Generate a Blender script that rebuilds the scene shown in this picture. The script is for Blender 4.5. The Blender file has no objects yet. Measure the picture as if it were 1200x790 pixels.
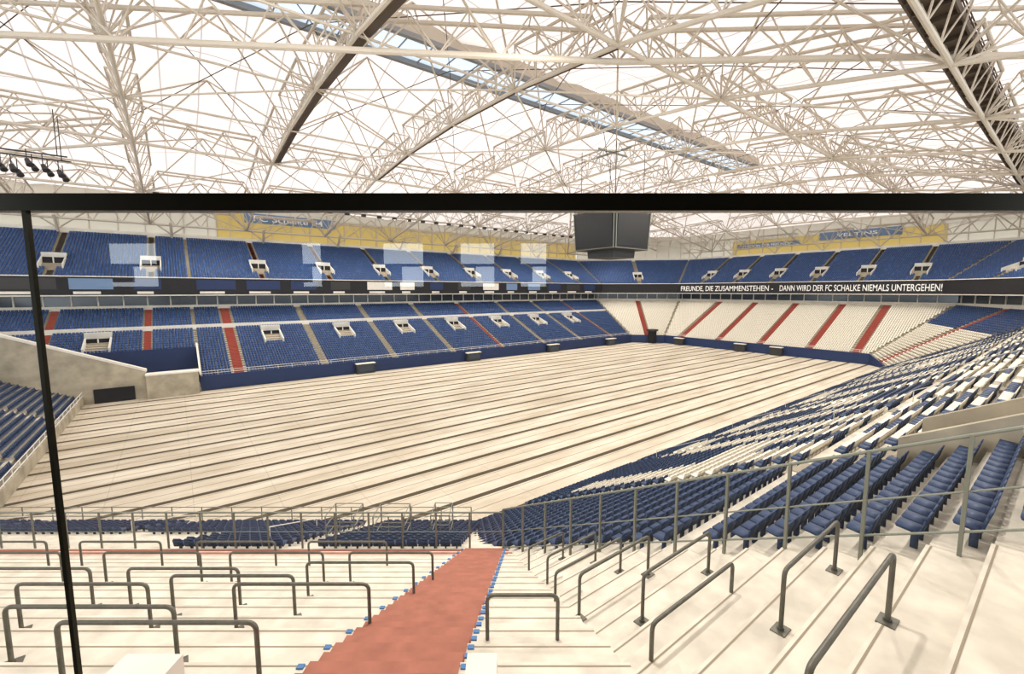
import bpy, math, numpy as np
from mathutils import Vector, Matrix
rng=np.random.default_rng(4)
SA,CA=math.sin(math.radians(37.4)),math.cos(math.radians(37.4))
def W(t,l,z): return (t*SA+l*CA, t*CA-l*SA, z)
F3=np.array([SA,CA,0.]); R3=np.array([CA,-SA,0.]); Z3=np.array([0,0,1.])

# ---------------------------------------------------------------- materials
def mat(name,col,rough=.6,metal=0.,noise=0.,scale=3.,spec=.4,bump=0.):
    m=bpy.data.materials.new(name); m.use_nodes=True
    nt=m.node_tree; b=nt.nodes['Principled BSDF']
    b.inputs['Base Color'].default_value=(*col,1); b.inputs['Roughness'].default_value=rough
    b.inputs['Metallic'].default_value=metal; b.inputs['Specular IOR Level'].default_value=spec
    if noise>0:
        tc=nt.nodes.new('ShaderNodeTexCoord'); n=nt.nodes.new('ShaderNodeTexNoise')
        n.inputs['Scale'].default_value=scale; n.inputs['Detail'].default_value=6
        nt.links.new(tc.outputs['Object'],n.inputs['Vector'])
        r=nt.nodes.new('ShaderNodeValToRGB')
        r.color_ramp.elements[0].position=.3; r.color_ramp.elements[1].position=.7
        r.color_ramp.elements[0].color=(*[c*(1-noise) for c in col],1)
        r.color_ramp.elements[1].color=(*[min(1,c*(1+noise*.5)) for c in col],1)
        nt.links.new(n.outputs['Fac'],r.inputs['Fac']); nt.links.new(r.outputs['Color'],b.inputs['Base Color'])
    return m
M={}
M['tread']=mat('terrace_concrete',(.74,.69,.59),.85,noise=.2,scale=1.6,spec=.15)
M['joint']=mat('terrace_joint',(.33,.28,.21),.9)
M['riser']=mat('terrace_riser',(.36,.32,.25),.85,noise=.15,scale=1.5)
M['conc']=mat('raw_concrete',(.45,.40,.31),.85,noise=.35,scale=.5)
M['concw']=mat('white_concrete',(.78,.74,.66),.8,noise=.1,scale=.5)
M['portal']=mat('portal_concrete',(.64,.62,.57),.8,noise=.15,scale=.5)
M['blue']=mat('seat_blue',(.028,.078,.215),.45)
M['blue2']=mat('seat_blue_faded',(.05,.115,.27),.45)
M['navy']=mat('seat_navy',(.028,.058,.135),.5)
M['white']=mat('seat_cream',(.84,.79,.68),.5)
M['red']=mat('aisle_red',(.36,.085,.06),.8,noise=.15,scale=2)
M['redf']=mat('aisle_red_foreground',(.40,.165,.115),.85,noise=.18,scale=2.5)
M['bmark']=mat('step_marker_blue',(.08,.20,.42),.6)
M['bwall']=mat('blue_board',(.018,.04,.12),.5)
M['steel']=mat('galvanised_steel',(.16,.155,.13),.45,metal=.5,noise=.2,scale=8)
M['fence']=mat('fence_steel',(.25,.26,.22),.45,metal=.4)
M['skyf']=mat('skylight_beam_grey',(.30,.31,.32),.6)
M['truss']=mat('truss_paint',(.58,.52,.44),.6)
M['truss2']=mat('truss_paint_dark',(.11,.085,.065),.6)
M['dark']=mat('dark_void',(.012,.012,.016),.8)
M['dgrey']=mat('dark_grey_metal',(.045,.045,.047),.5)
M['screen']=mat('video_screen_black',(.018,.018,.02),.35)
M['black']=mat('banner_black',(.015,.015,.02),.6)
M['wtext']=mat('banner_text_white',(.9,.9,.88),.6)
M['barm']=mat('bronze_handrail',(.028,.025,.016),.25,metal=.6)
M['boxglass']=mat('suite_window_glass',(.03,.05,.08),.15,spec=.8)
M['banner']=mat('blue_banner',(.18,.27,.42),.6)
M['plast']=mat('suite_plaster',(.25,.24,.22),.8,noise=.1)

def translucent(name,col,trans=.8,seam=None):
    m=bpy.data.materials.new(name); m.use_nodes=True; nt=m.node_tree; nt.nodes.clear()
    out=nt.nodes.new('ShaderNodeOutputMaterial'); mix=nt.nodes.new('ShaderNodeMixShader')
    t=nt.nodes.new('ShaderNodeBsdfTranslucent'); d=nt.nodes.new('ShaderNodeBsdfDiffuse')
    mix.inputs[0].default_value=1-trans
    for s in (t,d): s.inputs['Color'].default_value=(*col,1)
    nt.links.new(t.outputs[0],mix.inputs[1]); nt.links.new(d.outputs[0],mix.inputs[2]); nt.links.new(mix.outputs[0],out.inputs['Surface'])
    if seam:
        tc=nt.nodes.new('ShaderNodeTexCoord'); sp=nt.nodes.new('ShaderNodeSeparateXYZ'); nt.links.new(tc.outputs['Object'],sp.inputs[0])
        def line(sock,period,w):
            a=nt.nodes.new('ShaderNodeMath'); a.operation='DIVIDE'; a.inputs[1].default_value=period; nt.links.new(sock,a.inputs[0])
            f=nt.nodes.new('ShaderNodeMath'); f.operation='FRACT'; nt.links.new(a.outputs[0],f.inputs[0])
            l=nt.nodes.new('ShaderNodeMath'); l.operation='LESS_THAN'; l.inputs[1].default_value=w; nt.links.new(f.outputs[0],l.inputs[0]); return l
        a=line(sp.outputs['X'],seam[0],.04); b=line(sp.outputs['Y'],seam[1],.02)
        mx=nt.nodes.new('ShaderNodeMath'); mx.operation='MAXIMUM'; nt.links.new(a.outputs[0],mx.inputs[0]); nt.links.new(b.outputs[0],mx.inputs[1])
        n=nt.nodes.new('ShaderNodeTexNoise'); n.inputs['Scale'].default_value=.06; nt.links.new(tc.outputs['Object'],n.inputs['Vector'])
        c1=nt.nodes.new('ShaderNodeMixRGB'); c1.inputs[1].default_value=(*[c*.86 for c in col],1); c1.inputs[2].default_value=(*[min(1,c*1.1) for c in col],1); nt.links.new(n.outputs['Fac'],c1.inputs[0])
        c2=nt.nodes.new('ShaderNodeMixRGB'); c2.inputs[2].default_value=(*[c*.6 for c in col],1); nt.links.new(mx.outputs[0],c2.inputs[0]); nt.links.new(c1.outputs[0],c2.inputs[1])
        for s in (t,d): nt.links.new(c2.outputs[0],s.inputs['Color'])
    return m
M['memb']=translucent('roof_membrane',(.475,.395,.352),.85,seam=(5.,16.5))
M['yel']=translucent('yellow_translucent_panel',(.60,.50,.28),.75)
M['wfac']=translucent('white_translucent_panel',(.62,.58,.52),.75)
M['sky']=translucent('skylight_dimming_sheet',(.385,.41,.45),.92)  # tinted sheet added over the open slot to dim the sky to bluish white

def floormat():
    m=bpy.data.materials.new('pitch_base_floor'); m.use_nodes=True; nt=m.node_tree; b=nt.nodes['Principled BSDF']; b.inputs['Roughness'].default_value=.85; b.inputs['Specular IOR Level'].default_value=.15
    N=nt.nodes.new; L=nt.links.new
    tc=N('ShaderNodeTexCoord'); sp=N('ShaderNodeSeparateXYZ'); L(tc.outputs['Object'],sp.inputs[0])
    def mth(op,a,bv=None):
        n=N('ShaderNodeMath'); n.operation=op
        if hasattr(a,'links'): L(a,n.inputs[0])
        else: n.inputs[0].default_value=a
        if bv is not None:
            if hasattr(bv,'links'): L(bv,n.inputs[1])
            else: n.inputs[1].default_value=bv
        return n.outputs[0]
    y=sp.outputs['Y']; x=sp.outputs['X']
    f=mth('FRACT',mth('DIVIDE',mth('ADD',y,-27.),3.8))
    main=mth('LESS_THAN',f,.16)
    f2=mth('FRACT',mth('DIVIDE',mth('ADD',y,-25.3),3.8)); thin=mth('MULTIPLY',mth('LESS_THAN',f2,.035),.5)
    f4=mth('FRACT',mth('DIVIDE',mth('ADD',y,-26.7),3.8)); thin2=mth('MULTIPLY',mth('LESS_THAN',f4,.03),.5)
    f3=mth('FRACT',mth('DIVIDE',x,6.)); thx=mth('MULTIPLY',mth('LESS_THAN',f3,.012),.2)
    s=mth('MAXIMUM',mth('MAXIMUM',main,mth('MAXIMUM',thin,thin2)),thx)
    mp=N('ShaderNodeMapping'); mp.inputs['Scale'].default_value=(.35,1.4,1); L(tc.outputs['Object'],mp.inputs[0])
    n=N('ShaderNodeTexNoise'); n.inputs['Scale'].default_value=.2; n.inputs['Detail'].default_value=10; n.inputs['Roughness'].default_value=.7; L(mp.outputs[0],n.inputs['Vector'])
    r=N('ShaderNodeValToRGB'); r.color_ramp.elements[0].position=.36; r.color_ramp.elements[1].position=.62
    r.color_ramp.elements[0].color=(.49,.42,.32,1); r.color_ramp.elements[1].color=(.70,.63,.52,1); L(n.outputs['Fac'],r.inputs['Fac'])
    mx=N('ShaderNodeMixRGB'); mx.inputs[2].default_value=(.10,.08,.055,1); L(s,mx.inputs[0]); L(r.outputs[0],mx.inputs[1]); L(mx.outputs[0],b.inputs['Base Color'])
    return m
M['floor']=floormat()

def glassmat(name,r0):
    m=bpy.data.materials.new(name); m.use_nodes=True; nt=m.node_tree; nt.nodes.clear()
    out=nt.nodes.new('ShaderNodeOutputMaterial'); mix=nt.nodes.new('ShaderNodeMixShader')
    t=nt.nodes.new('ShaderNodeBsdfTransparent'); g=nt.nodes.new('ShaderNodeBsdfGlossy'); t.inputs[0].default_value=(.99,.995,.99,1)
    g.inputs['Roughness'].default_value=.0
    lw=nt.nodes.new('ShaderNodeLayerWeight'); lw.inputs[0].default_value=.5
    p=nt.nodes.new('ShaderNodeMath'); p.operation='POWER'; p.inputs[1].default_value=5; nt.links.new(lw.outputs['Facing'],p.inputs[0])
    a=nt.nodes.new('ShaderNodeMath'); a.operation='MULTIPLY_ADD'; a.inputs[1].default_value=.85; a.inputs[2].default_value=r0; nt.links.new(p.outputs[0],a.inputs[0])
    nt.links.new(a.outputs[0],mix.inputs[0]); nt.links.new(t.outputs[0],mix.inputs[1]); nt.links.new(g.outputs[0],mix.inputs[2]); nt.links.new(mix.outputs[0],out.inputs['Surface'])
    return m
M['glass']=glassmat('clear_glass',.12)
M['glassf']=glassmat('fence_glass',.04)

# ---------------------------------------------------------------- mesh builder
class MB:
    def __init__(s): s.v=[];s.f=[];s.m=[];s.mats=[]
    def mi(s,k):
        if k not in s.mats: s.mats.append(k)
        return s.mats.index(k)
    def quad(s,a,b,c,d,k):
        n=len(s.v); s.v+= [tuple(a),tuple(b),tuple(c),tuple(d)]; s.f.append((n,n+1,n+2,n+3)); s.m.append(s.mi(k))
    def poly(s,pts,k):
        n=len(s.v); s.v+=[tuple(p) for p in pts]; s.f.append(tuple(range(n,n+len(pts)))); s.m.append(s.mi(k))
    def hexa(s,p,k):
        n=len(s.v); s.v+=[tuple(q) for q in p]; k=s.mi(k)
        for f in ((3,2,1,0),(4,5,6,7),(0,1,5,4),(1,2,6,5),(2,3,7,6),(3,0,4,7)):
            s.f.append(tuple(n+i for i in f)); s.m.append(k)
    def box(s,x0,x1,y0,y1,z0,z1,k):
        s.hexa([(x0,y0,z0),(x1,y0,z0),(x1,y1,z0),(x0,y1,z0),(x0,y0,z1),(x1,y0,z1),(x1,y1,z1),(x0,y1,z1)],k)
    def fbox(s,o,e,n,a0,a1,b0,b1,z0,z1,k,zs=0.):
        o=np.array(o,float)
        P=[]
        for z in (z0,z1):
            for a,b in ((a0,b0),(a1,b0),(a1,b1),(a0,b1)):
                q=o+a*np.array(e)+b*np.array(n); P.append((q[0],q[1],z+zs*(b-b0)))
        s.hexa(P,k)
    def tube(s,p,q,r,k,n=6,r2=None):
        p=Vector(p);q=Vector(q);d=q-p
        if d.length<1e-4: return
        d.normalize(); u=d.orthogonal().normalized(); w=d.cross(u); b=len(s.v); k=s.mi(k); r2=r if r2 is None else r2
        for c,rr in ((p,r),(q,r2)):
            for i in range(n):
                a=2*math.pi*i/n; s.v.append(tuple(c+u*(math.cos(a)*rr)+w*(math.sin(a)*rr)))
        for i in range(n):
            j=(i+1)%n; s.f.append((b+i,b+j,b+n+j,b+n+i)); s.m.append(k)
        s.f.append(tuple(b+i for i in reversed(range(n)))); s.m.append(k)
        s.f.append(tuple(b+n+i for i in range(n))); s.m.append(k)
    def ptube(s,pts,r,k,n=10):
        pts=[Vector(p) for p in pts]; b=len(s.v); k=s.mi(k); u=None
        for i,p in enumerate(pts):
            d=(pts[min(i+1,len(pts)-1)]-pts[max(i-1,0)]).normalized()
            if u is None: u=d.orthogonal().normalized()
            else: u=(u-d*u.dot(d)).normalized()
            w=d.cross(u)
            for j in range(n):
                a=2*math.pi*j/n; s.v.append(tuple(p+u*(math.cos(a)*r)+w*(math.sin(a)*r)))
        for i in range(len(pts)-1):
            for j in range(n):
                jj=(j+1)%n; s.f.append((b+i*n+j,b+i*n+jj,b+(i+1)*n+jj,b+(i+1)*n+j)); s.m.append(k)
    def obj(s,name,smooth=False,parent=None):
        me=bpy.data.meshes.new(name); me.from_pydata(s.v,[],s.f)
        for k in s.mats: me.materials.append(M[k])
        me.polygons.foreach_set('material_index',s.m)
        if smooth: me.polygons.foreach_set('use_smooth',[True]*len(s.f))
        me.update(); o=bpy.data.objects.new(name,me); bpy.context.scene.collection.objects.link(o)
        if parent: o.parent=parent
        return o
def empty(name):
    e=bpy.data.objects.new(name,None); bpy.context.scene.collection.objects.link(e); return e

def seat_tpl(full=True):
    v=[];f=[]
    def hx(p):
        n=len(v); v.extend(p)
        for q in ((3,2,1,0),(4,5,6,7),(0,1,5,4),(1,2,6,5),(2,3,7,6),(3,0,4,7)): f.append([n+i for i in q])
    w=.215
    hx([(-w,-.20,.42),(w,-.20,.42),(w,.17,.38),(-w,.17,.38),(-w,-.22,.47),(w,-.22,.47),(w,.17,.43),(-w,.17,.43)])
    if full:
        hx([(-w,.13,.40),(w,.13,.40),(w,.18,.39),(-w,.18,.39),(-w,.21,.70),(w,.21,.70),(w,.25,.69),(-w,.25,.69)])
        hx([(-w,.21,.70),(w,.21,.70),(w,.25,.69),(-w,.25,.69),(-w*.7,.25,.80),(w*.7,.25,.80),(w*.7,.28,.79),(-w*.7,.28,.79)])
        hx([(-.03,.0,.0),(.03,.0,.0),(.03,.12,.0),(-.03,.12,.0),(-.03,.0,.42),(.03,.0,.42),(.03,.12,.42),(-.03,.12,.42)])
    else:
        hx([(-w,.13,.40),(w,.13,.40),(w,.18,.39),(-w,.18,.39),(-w*.86,.26,.82),(w*.86,.26,.82),(w*.86,.30,.81),(-w*.86,.30,.81)])
    return np.array(v,float),np.array(f,int)
def seats_obj(name,S,full=True,blue='blue'):
    if not S: return
    A=np.array([s[0] for s in S]);E=np.array([s[1] for s in S]);Nn=np.array([s[2] for s in S]);C=np.array([s[3] for s in S])
    tv,tf=seat_tpl(full); m=len(S)
    V=A[:,None,:]+tv[None,:,0:1]*E[:,None,:]+tv[None,:,1:2]*Nn[:,None,:]+tv[None,:,2:3]*Z3[None,None,:]
    Fc=tf[None]+ (np.arange(m)*len(tv))[:,None,None]
    V=V.reshape(-1,3);Fc=Fc.reshape(-1,4); me=bpy.data.meshes.new(name)
    me.vertices.add(len(V)); me.vertices.foreach_set('co',V.ravel())
    me.loops.add(Fc.size); me.loops.foreach_set('vertex_index',Fc.ravel().astype(np.int32))
    me.polygons.add(len(Fc)); me.polygons.foreach_set('loop_start',(np.arange(len(Fc))*4).astype(np.int32))
    me.polygons.foreach_set('material_index',np.repeat(C,len(tf)).astype(np.int32))
    for k in (blue,'white','blue2'): me.materials.append(M[k])
    me.update(calc_edges=True); me.validate()
    o=bpy.data.objects.new(name,me); bpy.context.scene.collection.objects.link(o); return o

# ---------------------------------------------------------------- bowl path
P=[(-45,96),(2.6,96),(126,96),(134,88),(134,31),(130,27),(10.9,27)]
P=[np.array([a,b,0.]) for a,b in P]
Z0=[2.2,2.2,2.2,2.2,2.2,.15,.15]; SL=[.46,.46,.46,.46,.46,.512,.512]
def nrm(a,b):
    d=(b-a)/np.linalg.norm(b-a); return d,np.array([-d[1],d[0],0.])
E=[];NN=[]
for i in range(6):
    d,n=nrm(P[i],P[i+1]); E.append(d);NN.append(n)
MM=[NN[0]]+[(NN[i-1]+NN[i])/(1+NN[i-1].dot(NN[i])) for i in range(1,6)]+[NN[5]]
MM[1]=NN[0]
def PT(i,d,z): q=P[i]+MM[i]*d; return np.array([q[0],q[1],z])
def zl(i,d): return Z0[i]+SL[i]*d

FONT={'S':["01111","10000","10000","01110","00001","00001","11110"],'C':["01111","10000","10000","10000","10000","10000","01111"],
'H':["10001","10001","10001","11111","10001","10001","10001"],'A':["01110","10001","10001","11111","10001","10001","10001"],
'L':["10000","10000","10000","10000","10000","10000","11111"],'K':["10001","10010","10100","11000","10100","10010","10001"],
'E':["11111","10000","10000","11110","10000","10000","11111"],'0':["01110","10001","10001","10001","10001","10001","01110"],
'4':["10010","10010","10010","11111","00010","00010","00010"],' ':["00000"]*7}
WORD="SCHALKE04"
def near_col(x,d):
    if x<19: return 0
    c=(122-x)/1.9
    if c<0: return 0
    li,cc=divmod(c,6); li=int(li); r=int((24-d)/2.9)
    if li>=len(WORD) or r<0 or r>6: return 0
    # strokes a little wider than a cell so the letters read solid
    for o in (-.3,.3):
        k=int(cc+o)
        if 0<=k<=4 and FONT[WORD[li]][r][k]=='1': return 1
    return 0

AIS={0:[10,26,40],1:[6,21.5,37,52.5,68,83.5,99,114],2:[5.6],3:[6,18.6,31.2,43.8,54],4:[3],5:[4,19,34,49,64,79,94,109]}
AW={0:.5,1:.45,2:.8,3:.8,4:.7,5:.7}
VOM={1:[13.7,29.2,44.7,60.2,75.7,91.2,106.7],0:[18,33]}
terr=MB(); ais=MB(); farS=[]; nearS=[]; upS=[]
for i in range(6):
    dmax={0:26,1:26,2:26,3:26,4:26,5:30}[i]; dstart=9.6 if i==0 else 0
    d=dstart; e=E[i]; n=NN[i]
    while d<dmax-.01:
        za,zb=zl(i,d),zl(i+1,d); pa,pb=zl(i,d-.8),zl(i+1,d-.8)
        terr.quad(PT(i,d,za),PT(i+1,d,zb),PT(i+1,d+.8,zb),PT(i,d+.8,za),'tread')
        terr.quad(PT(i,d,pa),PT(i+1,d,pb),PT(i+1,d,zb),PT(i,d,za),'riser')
        s0=(PT(i,d+.45,0)-P[i]).dot(e); s1=(PT(i+1,d+.45,0)-P[i]).dot(e); L=s1-s0
        for s in np.arange(math.ceil((s0+.35)/.5)*.5,s1-.3,.5):
            aw=AW[i]+(.35 if (i==1 and s<8) else 0)
            if any(abs(s-a)<aw+.25 for a in AIS[i]): continue
            if i in VOM and 9.8<d<15.5 and any(abs(s-a)<1.9 for a in VOM[i]): continue
            if i<=1 and 16.2<d<17.2: continue
            if i==5 and 19.5<d<20.4 : continue
            q=P[i]+e*s+n*(d+.45); f=(s-s0)/L; z=za*(1-f)+zb*f
            if i==5 and 18.6<q[0]<22.9 and -.6<q[1]<3.6: continue
            if i<=1: c=0 if rng.random()<.9 else 2
            elif i in (2,3): c=1
            elif i==4: c=1 if d<16 else 0
            else:
                c=near_col(q[0],d)
            (nearS if i==5 else farS).append(((q[0],q[1],z),e,n,c))
        for a in AIS[i]:
            f=(a-s0)/L
            if f<0 or f>1: continue
            z=za*(1-f)+zb*f; k='red' if i!=5 else 'riser'
            if i==1 and a not in (6,68,114): k='riser'
            w=AW[i]+(.35 if (i==1 and a==6) else 0)
            ais.fbox(P[i],e,n,a-w,a+w,d-.02,d+.8,z-.4,z+.03,k)
            ais.fbox(P[i],e,n,a-w,a+w,d+.4,d+.8,z,z+.2,k)
        d+=.8
terr.obj('stand_terraces'); ais.obj('stand_aisle_steps')
seats_obj('far_stand_seats',farS,False); seats_obj('near_stand_seats',nearS,True,'navy')

# ---------------- upper deck
up=MB(); UD0,UZ0,UM=21.5,20.0,.49
UA={0:[10,26,41],1:[14,29.5,45,60.5,76,91.5,107,122],2:[6],3:[0,12,24,36,48,60],4:[2],5:[5]}
for i in range(6):
    e=E[i];n=NN[i]
    def PU(j,d,z,i=i):
        q=P[j]+MM[j]*d; 
        if i==5 and j==6: q=P[5]+MM[5]*d; q=q+E[5]*28
        return np.array([q[0],q[1],z])
    d=UD0
    for (da,db,z0,z1,k) in ((UD0-.25,UD0,17.2,20.7,'black'),(UD0-.35,UD0+.1,20.7,20.9,'concw'),(UD0-.35,UD0+.0,17.0,17.2,'concw'),(UD0,28,19.2,19.5,'conc'),
                            (25.8,26.6,13.9,14.9,'concw'),(26.6,26.8,14.9,19.2,'boxglass'),(25.6,26.9,16.9,17.15,'concw'),(26.8,30,13.5,14.2,'conc')):
        up.hexa([PU(i,da,z0),PU(i+1,da,z0),PU(i+1,db,z0),PU(i,db,z0),PU(i,da,z1),PU(i+1,da,z1),PU(i+1,db,z1),PU(i,db,z1)],k)
    s0=(PU(i,26.5,0)-P[i]).dot(e); s1=(PU(i+1,26.5,0)-P[i]).dot(e)
    for s in np.arange(s0+1,s1,3.9):
        up.fbox(P[i],e,n,s-.12,s+.12,26.4,26.7,14.9,19.2,'concw')
    if i<=1:
        for s in np.arange(s0+1,s1-8,9.3):
            k=('bwall','banner','bwall','dgrey','concw','bwall')[rng.integers(0,6)]
            wd=rng.uniform(4,8); up.fbox(P[i],e,n,s,s+wd,UD0-.3,UD0-.25,18.3,20.4,k)
            up.fbox(P[i],e,n,s+.5,s+wd*.7,UD0-.3,UD0-.24,17.4,17.9,'concw')
    while d<44:
        z=UZ0+UM*(d-UD0)
        up.quad(PU(i,d,z),PU(i+1,d,z),PU(i+1,d+.8,z),PU(i,d+.8,z),'tread')
        up.quad(PU(i,d,z-.4),PU(i+1,d,z-.4),PU(i+1,d,z),PU(i,d,z),'riser')
        s0=(PU(i,d+.45,0)-P[i]).dot(e); s1=(PU(i+1,d+.45,0)-P[i]).dot(e)
        for s in np.arange(math.ceil((s0+.35)/.5)*.5,s1-.3,.5):
            if any(abs(s-a)<.7 for a in UA[i]): continue
            if 26<d<31 and any(abs(s-a)<1.9 for a in UA[i]): continue
            q=P[i]+e*s+n*(d+.45)
            upS.append(((q[0],q[1],z),e,n,0 if rng.random()<.85 else 2))
        for a in UA[i]:
            if a<s0 or a>s1: continue
            if d<26 or d>31: up.fbox(P[i],e,n,a-.45,a+.45,d,d+.8,z-.3,z+.05,'riser' if (i!=1 or a>30) else 'red')
        d+=.8
    for a in UA[i]:
        zb=UZ0+UM*(26-UD0)
        up.fbox(P[i],e,n,a-1.8,a-1.55,26,31.5,zb-.4,zb+1.1,'portal',UM*.8)
        up.fbox(P[i],e,n,a+1.55,a+1.8,26,31.5,zb-.4,zb+1.1,'portal',UM*.8)
        up.fbox(P[i],e,n,a-1.8,a+1.8,30.2,31.6,zb+2.5,zb+3.5,'portal')
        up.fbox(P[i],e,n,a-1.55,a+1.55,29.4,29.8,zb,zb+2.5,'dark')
        up.fbox(P[i],e,n,a-.1,a+.1,29.2,29.4,zb,zb+2.5,'portal')
    up.hexa([PU(i,44.5,30),PU(i+1,44.5,30),PU(i+1,45,30),PU(i,45,30),PU(i,44.5,32.2),PU(i+1,44.5,32.2),PU(i+1,45,32.2),PU(i,45,32.2)],'concw')
    z0=32.2 if i not in(1,3) else (39.0 if i==1 else 37.5)
    up.hexa([PU(i,45.5,z0),PU(i+1,45.5,z0),PU(i+1,45.7,z0),PU(i,45.7,z0),PU(i,45.5,41.5),PU(i+1,45.5,41.5),PU(i+1,45.7,41.5),PU(i,45.7,41.5)],'wfac')
    s0=(PU(i,45,0)-P[i]).dot(e); s1=(PU(i+1,45,0)-P[i]).dot(e)
    for s in np.arange(s0,s1,5): up.fbox(P[i],e,n,s-.12,s+.12,45.1,45.4,32,41.5,'truss')
    if i==1: up.fbox(P[1],E[1],NN[1],0,7,45.5,45.7,32.2,39.0,'wfac')
    if i==3:
        up.fbox(P[3],E[3],NN[3],s0,0,45.5,45.7,32.2,37.5,'wfac'); up.fbox(P[3],E[3],NN[3],62,s1,45.5,45.7,32.2,37.5,'wfac')
up.obj('upper_deck_structure'); seats_obj('upper_deck_seats',upS,False)
fc=MB()
fc.fbox(P[1],E[1],NN[1],7,142,45.5,45.7,32.2,39.0,'yel')
fc.fbox(P[3],E[3],NN[3],0,62,45.5,45.7,32.2,37.5,'yel')
fc.obj('yellow_facade_panels')
def textobj(name,txt,size,loc,xdir,wscale,k,parent=None,fit=None):
    c=bpy.data.curves.new(name,'FONT'); c.body=txt; c.size=size; c.extrude=.02; c.offset=.02; c.materials.append(M[k])
    o=bpy.data.objects.new(name,c); bpy.context.scene.collection.objects.link(o)
    x=Vector(xdir); y=Vector((0,0,1)); z=x.cross(y)
    if fit:
        bpy.context.view_layer.update(); wscale=fit/max(.1,o.dimensions.x)
    m=Matrix((x*wscale,y,z)).transposed().to_4x4(); m.translation=Vector(loc); o.matrix_world=m
    if parent: o.parent=parent
    return o
bn=empty('club_banner')
b=MB(); b.box(16,40,140.9,141.0,36.6,39.2,'banner'); b.obj('panel',parent=bn)
textobj('lettering','FC Schalke 04',2.2,(18,140.85,37.2),(1,0,0),1,'wtext',bn,fit=18)
bn=empty('club_banner')
b=MB(); b.box(178.9,179.1,36,58,35.4,38.0,'banner'); b.box(178.9,179.1,64,86,34.4,36.2,'banner'); b.obj('panel',parent=bn)
textobj('lettering','VELTINS',1.5,(178.85,53,36.2),(0,-1,0),1,'wtext',bn,fit=11)
textobj('lettering_2','STADION DER FREUNDE',1.2,(178.85,84,34.9),(0,-1,0),1,'wtext',bn,fit=17)
lb=empty('slogan_band')
xb=134+UD0-.3
textobj('lettering_left','FREUNDE, DIE ZUSAMMENSTEHEN -',2.6,(xb,95.5,18.0),(0,-1,0),1,'wtext',lb,fit=33)
textobj('lettering_right','DANN WIRD DER FC SCHALKE NIEMALS UNTERGEHEN!',2.6,(xb,60.5,18.0),(0,-1,0),1,'wtext',lb,fit=38)

fb=MB()
for i in (1,2,3,4):
    fb.hexa([PT(i,-.3,0),PT(i+1,-.3,0),PT(i+1,0,0),PT(i,0,0),PT(i,-.3,Z0[i]+.5),PT(i+1,-.3,Z0[i+1]+.5),PT(i+1,0,Z0[i+1]+.5),PT(i,0,Z0[i]+.5)],'bwall')
fb.hexa([PT(0,9.3,0),PT(1,9.3,0),PT(1,9.6,0),PT(0,9.6,0),PT(0,9.3,7.1),PT(1,9.3,7.1),PT(1,9.6,7.1),PT(0,9.6,7.1)],'bwall')
fb.poly([(2.6,96,0),(2.6,105.6,0),(2.6,105.6,7.4),(2.6,96,3.0)],'bwall')
fb.hexa([(2.4,95.8,2.9),(2.7,95.8,2.9),(2.7,106,7.6),(2.4,106,7.6),(2.4,95.8,3.1),(2.7,95.8,3.1),(2.7,106,7.8),(2.4,106,7.8)],'concw')
for i in (0,1):
    z=zl(i,16.6)
    s1=np.linalg.norm(P[i+1]-P[i])
    fb.fbox(P[i],E[i],NN[i],0,s1+(6 if i==1 else 0),16.9,17.1,z+.2,z+1.15,'concw')
for i in VOM:
    for a in VOM[i]:
        zb=zl(i,10.2)
        fb.fbox(P[i],E[i],NN[i],a-1.9,a-1.6,10,15.8,zb-.4,zb+.9,'portal',.36)
        fb.fbox(P[i],E[i],NN[i],a+1.6,a+1.9,10,15.8,zb-.4,zb+.9,'portal',.36)
        fb.fbox(P[i],E[i],NN[i],a-1.9,a+1.9,14.5,15.9,zb+2.3,zb+3.4,'portal')
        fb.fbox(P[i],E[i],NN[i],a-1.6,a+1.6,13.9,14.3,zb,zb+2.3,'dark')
        fb.fbox(P[i],E[i],NN[i],a-.1,a+.1,13.7,13.9,zb,zb+2.3,'portal')
fb.obj('stand_front_boards_and_portals')
pr=MB()
for i in (1,3):
    s1=np.linalg.norm(P[i+1]-P[i])
    for h in (.9,1.3):
        a=PT(i,-.1,Z0[i]+h);b_=PT(i+1,-.1,Z0[i+1]+h); pr.tube(a,b_,.05,'concw')
    for s in np.arange(0,s1,2.5):
        q=P[i]+E[i]*s-NN[i]*.1; pr.tube((q[0],q[1],2.6),(q[0],q[1],3.5),.04,'concw')
pr.obj('pitchside_railing')
dg=MB()
for x in (30,58,86,112):
    dg.box(x,x+4,94.6,95.4,0,2.1,'dgrey'); dg.box(x-.1,x+4.1,94.3,95.5,2.1,2.3,'concw'); dg.box(x+.3,x+3.7,94.5,94.6,.4,1.9,'boxglass')
for y in (50,60,80): dg.box(132.2,133.2,y,y+3,0,2.2,'dgrey'); dg.box(132,133.4,y-.1,y+3.1,2.2,2.4,'concw')
dg.obj('team_bench_shelters')
tn=MB(); tn.box(129.2,131.2,89.2,91.2,0,4.2,'dark'); tn.box(128.8,131.6,88.8,91.6,4.2,4.8,'dgrey'); tn.obj('player_tunnel')

# ---------------------------------------------------------------- floor
g=MB(); g.box(-13,134,25,96,-.3,0,'floor'); g.obj('floor')
g=MB(); g.box(-90,200,-60,160,-.8,-.32,'conc'); g.obj('ground_slab')

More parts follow.
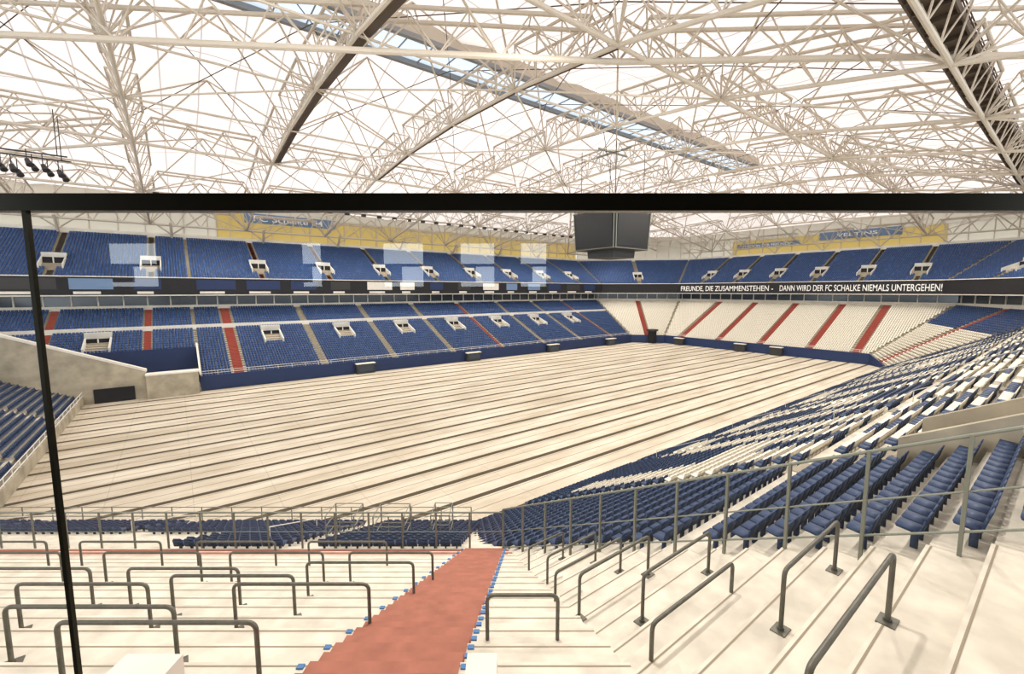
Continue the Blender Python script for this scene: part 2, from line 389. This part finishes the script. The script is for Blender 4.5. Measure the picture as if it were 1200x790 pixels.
es=MB(); eS=[]
d=0; e=np.array([0,-1.,0]); n=np.array([-1.,0,0])
while d<30:
    z=1+.46*d
    es.quad((-13-d,50,z),(-13-d,94.9,z),(-13.8-d,94.9,z),(-13.8-d,50,z),'tread')
    es.quad((-13-d,50,z-.4),(-13-d,94.9,z-.4),(-13-d,94.9,z),(-13-d,50,z),'riser')
    for y in np.arange(50.5,94.5,.5):
        if abs(y-62)<1 or abs(y-80)<1: continue
        eS.append(((-13.45-d,y,z),e,n,0))
    d+=.8
es.box(-13,-12.7,50,94.9,0,1.3,'conc')
es.obj('end_stand_terrace'); seats_obj('end_stand_seats',eS,False,'navy')
er=MB()
for h in (1.5,2.1): er.tube((-12.8,50,h),(-12.8,94.8,h),.05,'concw')
for y in np.arange(50,95,2.5): er.tube((-12.8,y,1),(-12.8,y,2.1),.04,'concw')
er.obj('end_stand_railing')
w=MB()
w.hexa([(-45,95,0),(-4.9,95,0),(-4.9,95.8,0),(-45,95.8,0),(-45,95,22),(-4.9,95,4.7),(-4.9,95.8,4.7),(-45,95.8,22)],'conc')
w.hexa([(-45,94.9,21.8),(-4.8,94.9,4.5),(-4.8,96.0,4.5),(-45,96.0,21.8),(-45,94.9,22.2),(-4.8,94.9,4.9),(-4.8,96,4.9),(-45,96,22.2)],'concw')
w.box(-4.9,2.2,93.6,95.8,0,3.9,'conc'); w.box(-5,2.3,93.5,95.9,3.9,4.15,'concw')
w.box(-11.5,-6.5,94.8,95.0,0,2.3,'dark')
w.obj('concrete_gangway_wall')

# ---------------------------------------------------------------- corner terrace (foreground)
def zc(t): return 14.82-.46*t
def zrc(t): nn=math.floor((18.4-t)/.8); return zc(18.4-.8*(nn+.5))
def latB(t): return 1.64-(t-6.42)*.169
def xB(y): return 5.2+(y-4.1)*.528
def aL(t): return -3.24+(t-6.44)*.0953
def aR(t): return -.83+(t-6.44)*.0376
ct=MB(); st=MB(); mk=MB(); cS=[]
for nn in range(-16,22):
    tb=18.4-.8*nn; ta=tb-.8; z=zc((ta+tb)/2); zd=zc((ta+tb)/2+.8)
    lm=-40; ra=latB(ta)+.25; rb=latB(tb)+.25
    k='tread'
    if nn in(0,1): k='redf'
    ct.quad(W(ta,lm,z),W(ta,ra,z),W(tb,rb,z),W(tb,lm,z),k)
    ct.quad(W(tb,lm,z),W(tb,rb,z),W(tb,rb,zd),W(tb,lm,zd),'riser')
    if nn>=0:
        ct.hexa([W(tb-.02,lm,z-.07),W(tb-.02,rb,z-.07),W(tb+.035,rb,z-.07),W(tb+.035,lm,z-.07),W(tb-.02,lm,z+.004),W(tb-.02,rb,z+.004),W(tb+.035,rb,z+.004),W(tb+.035,lm,z+.004)],'tread')
        if nn>1: ct.quad(W(tb-.05,lm,z+.004),W(tb-.05,rb,z+.004),W(tb-.02,rb,z+.004),W(tb-.02,lm,z+.004),'joint')
        for (t0,t1,zz) in ((ta,tb,z+.02),(ta-.0,ta+.4,z+.19)):
            st.hexa([W(t0,aL(t0),z-.4),W(t0,aR(t0),z-.4),W(t1+.04,aR(t1),z-.4),W(t1+.04,aL(t1),z-.4),W(t0,aL(t0),zz),W(t0,aR(t0),zz),W(t1+.04,aR(t1),zz),W(t1+.04,aL(t1),zz)],'redf')
        t0,t1=ta,ta+.4
        if nn<20:
            st.hexa([W(t0,aR(t0)+.25,z-.4),W(t0,latB(t0)+.2,z-.4),W(t1,latB(t1)+.2,z-.4),W(t1,aR(t1)+.25,z-.4),W(t0,aR(t0)+.25,z+.18),W(t0,latB(t0)+.2,z+.18),W(t1,latB(t1)+.2,z+.18),W(t1,aR(t1)+.25,z+.18)],'tread')
        for (lf,off) in ((aL,-.16),(aR,.02)):
            for (tt,zz) in ((tb-.05,z+.012),(ta+.36,z+.2)):
                if lf is aL: 
                    if zz>z+.1: continue
                l=lf(tt)+off
                mk.hexa([W(tt-.05,l-.0,zz-.02),W(tt-.05,l+.11,zz-.02),W(tt+.04,l+.11,zz-.02),W(tt+.04,l,zz-.02),W(tt-.05,l,zz+.012),W(tt-.05,l+.11,zz+.012),W(tt+.04,l+.11,zz+.012),W(tt+.04,l,zz+.012)],'bmark')
    elif nn>-15:
        tm=(ta+tb)/2
        for l in np.arange(-39,latB(tm)-.3,.5):
            if any(abs(l-a)<.7 for a in (-1.6,-9.5,-22,-32)): continue
            if nn>-8 and l<-15: continue
            q=W(tm-.05,l,z); cS.append((q,-R3,-F3,0))
ct.obj('corner_terrace'); st.obj('foreground_stairs'); mk.obj('step_edge_markers'); seats_obj('corner_block_seats',cS,True,'navy')

lt=MB()
for nn in range(0,39):
    y1=27-.8*nn; y0=y1-.8; z=.15+.4096*nn
    xa1=xB(y1)-.15; xa0=xB(y0)-.15; xr=10.9
    if nn>=15:
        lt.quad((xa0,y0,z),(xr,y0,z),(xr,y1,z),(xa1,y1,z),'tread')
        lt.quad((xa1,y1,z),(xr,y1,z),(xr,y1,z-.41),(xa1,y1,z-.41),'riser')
        lt.box(xa1,xr,y1-.02,y1+.035,z-.07,z+.004,'tread')
        lt.quad((xa1,y1-.05,z+.004),(xr,y1-.05,z+.004),(xr,y1-.02,z+.004),(xa1,y1-.02,z+.004),'joint')
        lt.quad((xa0,y0,z+.004),(xr,y0,z+.004),(xr,y0+.02,z+.004),(xa0,y0+.02,z+.004),'joint')
        lt.hexa([(xa0,y0,z-.3),(xa0+1.0,y0,z-.3),(xa1+1.0,y0+.4,z-.3),(xa1,y0+.4,z-.3),(xa0,y0,z+.2),(xa0+1.0,y0,z+.2),(xa1+1.0,y0+.4,z+.2),(xa1,y0+.4,z+.2)],'tread')
lt.obj('standing_terrace')

# ---------------------------------------------------------------- crowd barriers
def rounded(a,b,za,zb,h,rad=.14):
    a=Vector(a);b=Vector(b); A0=Vector((a.x,a.y,za));A1=Vector((a.x,a.y,a.z));B1=Vector((b.x,b.y,b.z));B0=Vector((b.x,b.y,zb))
    pts=[A0]; 
    def corner(p,c,q):
        u=(p-c).normalized();v=(q-c).normalized(); out=[]
        for i in range(6):
            t=i/5; p0=c+u*rad;p2=c+v*rad
            out.append(p0*(1-t)**2+c*2*t*(1-t)+p2*t*t)
        return out
    pts+=corner(A0,A1,B1)+corner(A1,B1,B0)+[B0]; return pts
def barrier(ax,ay,bx,by,za,zb,h=1.05,r=.036):
    e_=empty('crowd_barrier'); m=MB(); zt=(za+zb)/2+h
    m.ptube(rounded((ax,ay,zt),(bx,by,zt),za,zb,h),r,'steel'); m.obj('tube_frame',True,e_)
    m=MB()
    for x,y,z in ((ax,ay,za),(bx,by,zb)):
        m.box(x-.14,x+.14,y-.11,y+.11,z-.01,z+.02,'steel'); m.tube((x,y,z),(x,y,z+.06),r*1.5,'steel',10)
    m.obj('base_plates',False,e_)
CR=[(8.16,-10.2,-7.5),(7.11,-8.5,-5.67),(6.10,-6.76,-3.8),(10.36,-9.37,-6.68),(9.44,-7.67,-4.92),(8.31,-5.73,-2.95),(10.5,-5.4,-2.6),
    (12.5,-12.3,-9.4),(12.6,-8.5,-5.7),(12.7,-4.9,-2.4),(10.3,-13.0,-10.3),(14.8,-15.5,-12.6),(14.9,-11.3,-8.5),(15,-7.3,-4.5),(14.8,-19.5,-16.7),(12.4,-16.5,-13.6)]
for t,a,b_ in CR:
    t=18.4-.8*(math.floor((18.4-t)/.8)+.5)
    z=zrc(t); p=W(t,a,z);q=W(t,b_,z); barrier(p[0],p[1],q[0],q[1],z,z)
p=W(7.55,-.46,0);q=W(7.55,.85,0); z=zrc(7.55)+.02; barrier(p[0],p[1],q[0],q[1],z,z)
def zrl(y): return .15+.4096*math.floor((27-y)/.8)
for y,a,b_ in ((1.35,4.7,7.85),(2.6,7.56,10.1),(3.8,5.75,8.4),(5.0,7.2,9.8),(6.2,6.6,9.1),(7.45,7.06,9.6),(9.0,8.2,10.3),(10.7,8.9,10.5)):
    z=zrl(y); barrier(a,y,b_,y,z,z)

# ---------------------------------------------------------------- fences
fn=MB()
ys=[14.9-1.39*i for i in range(14)]
def zf(y): return 13.97-.512*y
for y in ys:
    fn.box(10.86,10.94,y-.03,y+.03,zf(y)-.3,zf(y)+2.05,'fence')
for h,r in ((2.03,.035),(1.0,.02),(.25,.025)):
    fn.tube((10.9,ys[0],zf(ys[0])+h),(10.9,ys[-1],zf(ys[-1])+h),r,'fence',8)
fn.obj('block_side_fence')
fn=MB()
for l in np.arange(-.39,-40,-1.5):
    p=W(18.5,l,6.3); fn.tube((p[0],p[1],5.6),(p[0],p[1],8.2),.045,'fence',6)
for z,r in ((8.2,.04),(7.3,.02),(6.3,.025)): fn.tube(W(18.5,-.39,z),W(18.5,-40,z),r,'fence',8)
fn.obj('block_front_fence')
gl=MB(); gl.quad(W(18.55,-.4,6.35),W(18.55,-40,6.35),W(18.55,-40,8.15),W(18.55,-.4,8.15),'glassf'); gl.obj('fence_glazing')
fn=MB()
for l in np.arange(-3,-40,-2.2):
    p=W(30.6,l,0); fn.tube((p[0],p[1],.3),(p[0],p[1],2.2),.04,'fence',6)
for z in (2.2,1.5): fn.tube(W(30.6,-3,z),W(30.6,-40,z),.035,'fence',6)
fn.obj('pitchside_fence')
gt=MB()
for (t,l,wd) in ((21.5,-7.2,1.6),(21.8,-9.8,1.5),(22.5,-4.4,1.0)):
    z=zc(t)+.35
    for a,b_ in ((0,0),(0,wd),(1.4,0),(1.4,wd),(0,wd/2)):
        q=W(t+a,l+b_,0); gt.tube((q[0],q[1],zc(t+a)-.6),(q[0],q[1],z+1.1),.03,'fence')
    for h in (0,.55,1.1):
        c=[W(t,l,z+h),W(t,l+wd,z+h),W(t+1.4,l+wd,z+h),W(t+1.4,l,z+h)]
        for i in range(4): gt.tube(c[i],c[(i+1)%4],.025,'fence')
gt.obj('access_gate_frames')
hr=MB()
for s in (4,19,34,49,64,79,94):
    x=130-s
    for d0 in (3,12,21):
        a=(x,27-d0,.15+.512*d0+.95); b_=(x,27-d0-5,.15+.512*(d0+5)+.95); hr.tube(a,b_,.025,'portal')
        for q in (a,b_): hr.tube((q[0],q[1],q[2]-1.0),q,.025,'portal')
for (t,l) in ((20.5,-12),(24,-22),(25,-32)):
    hr.tube(W(t,l,zc(t)+1),W(t+5,l,zc(t+5)+1),.03,'concw')
    for tt in (t,t+5): hr.tube(W(tt,l,zc(tt)-.2),W(tt,l,zc(tt)+1),.03,'concw')
hr.obj('aisle_handrails')
vm=MB()
for xx in (18.8,22.4):
    vm.hexa([(xx,-.4,13),(xx+.3,-.4,13),(xx+.3,3.4,11),(xx,3.4,11),(xx,-.4,zf(-.4)+1.0),(xx+.3,-.4,zf(-.4)+1.0),(xx+.3,3.4,zf(3.4)+.9),(xx,3.4,zf(3.4)+.9)],'conc')
vm.box(18.8,22.7,-.6,-.3,13,15.4,'conc'); vm.box(19.1,22.4,-.3,3.2,11.9,12.1,'concw'); vm.box(19.6,21.8,-.3,-.25,12.1,14.2,'dark')
vm.obj('concrete_portal')
pw=MB()
for (t0,t1,l0,l1,z1) in ((3.6,5.0,-4.8,-4.1,13.5),(3.7,5.15,-.57,-.19,13.38)):
    pw.hexa([W(t0,l0,12),W(t0,l1,12),W(t1,l1,12),W(t1,l0,12),W(t0,l0,z1),W(t0,l1,z1),W(t1,l1,z1),W(t1,l0,z1)],'concw')
pw.obj('stair_parapet')

# ---------------------------------------------------------------- roof
def sm(v): return min(1,max(0,v))
def zb(x,y):
    ey=max(sm((30-y)/42),sm((y-96)/42)); ex=max(sm((x-134)/46),sm((-24-x)/36))
    z=42-8*max(ey,ex)
    if 30<y<96: z+=2*(1-((y-63)/33)**2)*(1-ex)
    return z
def zm(x,y):
    z=zb(x,y)+6.5
    ex=max(sm((x-134)/46),sm((-24-x)/36))
    if 30<y<96: z+=(4.0*(1-abs(y-63)/33))*(1-ex)
    z+=1.3*abs(math.sin(math.pi*(x-16)/20))+.8*abs(math.sin(math.pi*(y-30)/16.5))
    return z
Y0,Y1=59.6,66.4
mb=MB(); xs=np.arange(-64,190.1,2.5); yy=np.concatenate([np.arange(-44,Y0-.5,2.5),[Y0]]),np.concatenate([[Y1],np.arange(68.5,149,2.5)])
def grid(mbx,xs,ysv,k):
    b0=len(mbx.v); ny=len(ysv); kk=mbx.mi(k)
    for x in xs:
        for y in ysv: mbx.v.append((x,y,zm(x,y)))
    for i in range(len(xs)-1):
        for j in range(ny-1):
            a=b0+i*ny+j; mbx.f.append((a,a+1,a+ny+1,a+ny)); mbx.m.append(kk)
grid(mb,xs,yy[0],'memb'); grid(mb,xs,yy[1],'memb')
grid(mb,np.arange(133.5,190.1,2.5),[Y0,63,Y1],'memb'); grid(mb,np.arange(-64,-20,2.5),[Y0,63,Y1],'memb')
mb.obj('roof_membrane',True)
sk=MB()
sk.quad((-22,Y0,53.4),(134,Y0,53.4),(134,Y1,53.4),(-22,Y1,53.4),'sky')
for y in (Y0,Y1):
    sk.box(-22,134,y-.35,y+.35,52.7,53.4,'skyf')
    sk.box(-22,134,y-.1,y+.1,53.4,55.5,'truss')
for x in np.arange(-20,134,4): sk.box(x-.06,x+.06,Y0,Y1,53.2,53.38,'skyf')
sk.obj('roof_skylight_frame')

tr=MB(); 
def girder(p,q,h,w,bays,rc=.24,rw=.09,k='truss',kb=None):
    p=Vector(p);q=Vector(q);d=(q-p).normalized(); s=d.cross(Vector((0,0,1))).normalized()
    B=[p.lerp(q,i/bays) for i in range(bays+1)]
    T1=[(p.lerp(q,(i+.5)/bays)+Vector((0,0,h))+s*w) for i in range(bays)]; T2=[(x-s*2*w) for x in T1]
    tr.tube(p,q,rc,kb or k,8); tr.tube(T1[0],T1[-1],rc*.75,k,6); tr.tube(T2[0],T2[-1],rc*.75,k,6)
    for i in range(bays):
        for T in (T1,T2):
            tr.tube(B[i],T[i],rw,k,5); tr.tube(T[i],B[i+1],rw,k,5)
        tr.tube(T1[i],T2[i],rw*.8,k,5)
XS=[-44,-24,-4,16,36,56,76,96,116,136,156,178]; YS=[-34,-12,9,30,46.5,63,79.5,96,117,138]
def nb(i,j): return Vector((XS[i],YS[j],zb(XS[i],YS[j])))
for i in range(len(XS)):
    for j in range(len(YS)-1):
        girder(nb(i,j),nb(i,j+1),4.2,1.6,4 if j!=0 else 3)
for j in (1,2,3,7,8,9):
    for i in range(len(XS)-1): girder(nb(i,j),nb(i+1,j),4.0,1.4,4)
for j in (4,5,6):
    for i in range(len(XS)-1): tr.tube(nb(i,j),nb(i+1,j),.14,'truss')
for i in range(len(XS)-1):
    for j in range(len(YS)-1):
        a,b_,c,d_=nb(i,j),nb(i+1,j),nb(i+1,j+1),nb(i,j+1)
        m_=(a+b_+c+d_)/4; m_.z=zm(m_.x,m_.y)-1.2
        for q in (a,b_,c,d_): tr.tube(q,m_,.12,'truss')
        if (i+j)%2==0: tr.tube(a,c,.12,'truss')
        else: tr.tube(b_,d_,.12,'truss')
girder((-24,72.7,42.3),(38.5,32.0,42),3.6,1.2,12,.32)
girder((38.5,32.0,42),(68,4,40.5),3.6,1.2,7,.32)
girder((96,30,42),(136,9,38.5),3.6,1.2,7,.25); girder((96,96,42),(136,117,38.5),3.6,1.2,7,.25)
girder((-4,96,42),(-44,117,36),3.6,1.2,7,.25)
for i in range(len(XS)-1):
    tr.tube((XS[i],30,46),(XS[i+1],9,43),.06,'truss2',4); tr.tube((XS[i],96,46),(XS[i+1],117,43),.06,'truss2',4)
    tr.tube((XS[i],63,52),(XS[i+1],30,46),.06,'truss2',4); tr.tube((XS[i],63,52),(XS[i+1],96,46),.06,'truss2',4)
    tr.tube((XS[i+1],63,52),(XS[i],30,46),.06,'truss2',4); tr.tube((XS[i+1],30,46),(XS[i],9,43),.06,'truss2',4)
    tr.tube((XS[i+1],63,52),(XS[i],96,46),.06,'truss2',4)
tr.obj('roof_space_truss')
co=MB()
for x in np.arange(-40,140,20): 
    co.tube((x,140,31),(x,137,34.5),.3,'truss'); co.tube((x,140.5,32),(x+10,138,40),.18,'truss'); co.tube((x+20,140.5,32),(x+10,138,40),.18,'truss')
for y in np.arange(10,135,15.5):
    co.tube((178.5,y,32),(176,y+7.7,40),.18,'truss'); co.tube((178.5,y+15.5,32),(176,y+7.7,40),.18,'truss')
co.obj('roof_support_struts')
cw=MB()
cw.box(30,180,8.2,10.8,41.0,41.25,'truss2')
for y in (8.2,10.8):
    for h in (.6,1.1): cw.tube((30,y,41.2+h),(180,y,41.2+h),.06,'truss2',4)
    cw.box(30,180,y-.08,y+.08,40.6,41.3,'truss2')
for x in np.arange(30,180,2.5):
    cw.box(x-.08,x+.08,8.2,10.8,40.6,41.0,'truss2'); cw.tube((x,8.2,41.2),(x,8.2,42.3),.05,'truss2',4); cw.tube((x,10.8,41.2),(x,10.8,42.3),.05,'truss2',4)
for x in (16,36):
    for j in range(3,7):
        a=(x+.5,YS[j],zb(x,YS[j])+.1); b_=(x+.5,YS[j+1],zb(x,YS[j+1])+.1); wd=.8 if x==16 else .45
        cw.hexa([(a[0],a[1],a[2]),(a[0]+wd,a[1],a[2]),(b_[0]+wd,b_[1],b_[2]),(b_[0],b_[1],b_[2]),(a[0],a[1],a[2]+.5),(a[0]+wd,a[1],a[2]+.5),(b_[0]+wd,b_[1],b_[2]+.5),(b_[0],b_[1],b_[2]+.5)],'truss2')
cw.obj('roof_catwalk')
sp=MB()
for k in range(18):
    x=-24+ (k%9)*1.5; y=92-(k//9)*3; z=35.8-(k%3)*.5
    sp.tube((x,y,z),(x+.35,y-.5,z-.8),.25,'dgrey',10,.4); sp.tube((x,y,z),(x,y,z+1.4),.06,'dgrey',5)
for y in (92,89): sp.tube((-25,y,36.8),(-11,y,36.8),.1,'dgrey',6)
for x in (-24,-12):
    for y in (92,89): sp.tube((x,y,36.8),(x,y,43),.06,'dgrey',5)
for k in range(40):
    x=-2+k*4.2; sp.box(x-.5,x+.5,115.5,116.3,37.2,37.8,'dgrey')
sp.obj('spotlight_rig')
for y in (9,30,96,117):
    for x in np.arange(6,140,22):
        L=bpy.data.lights.new('fill_area_light','AREA'); L.shape='RECTANGLE'; L.size=1.6; L.size_y=1.0; L.energy=2500; L.color=(1,.95,.88)  # fill lamps added under the roof to brighten the floor and stands
        o=bpy.data.objects.new('fill_area_light',L); bpy.context.scene.collection.objects.link(o); o.location=(x,y+.9,zb(x,y)-.8)
        o.rotation_euler=(math.radians(-18 if y>60 else 18),0,0)

# ---------------------------------------------------------------- scoreboard cube
sc=empty('video_cube'); cx,cy=66.7,56.; h=5.1
m=MB()
def ring(r,z): return [(cx-r,cy-r,z),(cx+r,cy-r,z),(cx+r,cy+r,z),(cx-r,cy+r,z)]
m.hexa(ring(h*.93,25.6)+ring(h,32.4),'dgrey'); m.hexa(ring(h*.6,24.2)+ring(h*.62,25.6),'dgrey'); m.hexa(ring(h*.9,32.4)+ring(h*.9,33.0),'dgrey')
m.obj('housing',parent=sc)
m=MB(); m2=MB()
for (e_,n_) in (((1,0,0),(0,-1,0)),((0,-1,0),(-1,0,0)),((-1,0,0),(0,1,0)),((0,1,0),(1,0,0))):
    e_=np.array(e_,float);n_=np.array(n_,float); c=np.array([cx,cy,0.])
    P8=[]
    for (z,r) in ((26.1,h*.94),(32.0,h*.995)):
        for a,b_ in ((-1,.0),(1,.0),(1,.12),(-1,.12)):
            q=c+e_*a*(h*.86)+n_*(r+b_); P8.append((q[0],q[1],z))
    m.hexa(P8,'screen')
    for a in (-.97,.97):
        p0=c+e_*a*h*.93+n_*(h*.94+.15); p1=c+e_*a*h*.99+n_*(h+.15); m2.tube((p0[0],p0[1],25.7),(p1[0],p1[1],32.6),.08,'fence')
    for z,r in ((25.7,.94),(32.5,1.0)):
        p0=c-e_*h*r+n_*(h*r+.12); p1=c+e_*h*r+n_*(h*r+.12); m2.tube((p0[0],p0[1],z),(p1[0],p1[1],z),.08,'fence')
m.obj('screens',parent=sc); m2.obj('screen_frame',parent=sc)
m=MB()
for a in (-1,1):
    for b_ in (-1,1):
        m.tube((cx+a*h*.8,cy+b_*h*.8,33),(cx+a*h*.8,cy+b_*h*.8,44),.06,'dgrey'); m.tube((cx+a*h*.8,cy+b_*h*.8,33),(cx+a*11,cy+b_*7,44),.05,'dgrey')
m.box(cx-h*.8,cx+h*.8,cy-.1,cy+.1,43.6,43.9,'fence'); m.box(cx-.1,cx+.1,cy-h*.8,cy+h*.8,43.6,43.9,'fence')
m.obj('suspension',parent=sc)

# ---------------------------------------------------------------- viewing suite: glass parapet
gp=empty('glass_parapet')
m=MB()
m.quad(W(.99,-3,16.4),W(.99,3,16.4),W(.99,3,18.18),W(.99,-3,18.18),'glass'); m.obj('pane',parent=gp)
m=MB(); m.fbox((0,0,0),R3,F3,-3,3,.98,1.01,18.175,18.212,'barm')
m.fbox((0,0,0),R3,F3,-3,3,.96,1.02,16.35,16.45,'barm')
m.obj('top_rail',parent=gp)
m=MB(); m.fbox((0,0,0),R3,F3,-1.080,-1.070,.985,.995,16.4,18.18,'barm'); m.fbox((0,0,0),R3,F3,1.6,1.61,.985,.995,16.4,18.18,'barm'); m.obj('pane_joint',parent=gp)
m=MB(); m.fbox((0,0,0),R3,F3,-6,6,-4,1.05,16.1,16.35,'plast'); m.fbox((0,0,0),R3,F3,-6,6,.8,1.0,13,16.1,'concw'); m.obj('suite_floor')
m=MB()
wins=[(-4.7,-4.0),(-2.45,-2.15),(-1.5,-1.0),(-.6,-.2),(.1,.4)]
edge=-6.
for a,b_ in wins:
    m.fbox((0,0,0),R3,F3,edge,a,-3.2,-3,16.35,19.6,'plast'); m.fbox((0,0,0),R3,F3,a,b_,-3.2,-3,18.55,19.6,'plast'); m.fbox((0,0,0),R3,F3,a,b_,-3.2,-3,16.35,18.05,'plast')
    m.fbox((0,0,0),R3,F3,a,b_,-3.15,-3.1,18.28,18.31,'dgrey'); m.fbox((0,0,0),R3,F3,a,a+(b_-a)*.45,-3.14,-3.12,18.1,18.3,'plast'); edge=b_
m.fbox((0,0,0),R3,F3,edge,6,-3.2,-3,16.35,19.6,'plast'); m.obj('wall_back')
m=MB(); m.fbox((0,0,0),R3,F3,-6,6,-3.2,.6,19.6,19.8,'plast'); m.obj('ceiling')

# ---------------------------------------------------------------- light
w=bpy.data.worlds.new('World'); bpy.context.scene.world=w; w.use_nodes=True
bg=w.node_tree.nodes['Background']; bg.inputs[0].default_value=(.88,.95,1,1); bg.inputs[1].default_value=2.6

cam=bpy.data.cameras.new('camera'); cam.sensor_width=36; cam.lens=15.36; cam.clip_end=1000; cam.clip_start=.05
co_=bpy.data.objects.new('camera',cam); bpy.context.scene.collection.objects.link(co_)
co_.location=(0,0,18); co_.rotation_euler=(math.radians(90-6.02),0,-math.radians(37.4)); bpy.context.scene.camera=co_
s=bpy.context.scene; s.view_settings.view_transform='Standard'; s.view_settings.exposure=0.12
try: s.view_settings.look='Medium High Contrast'
except Exception as ex: print('look',ex)
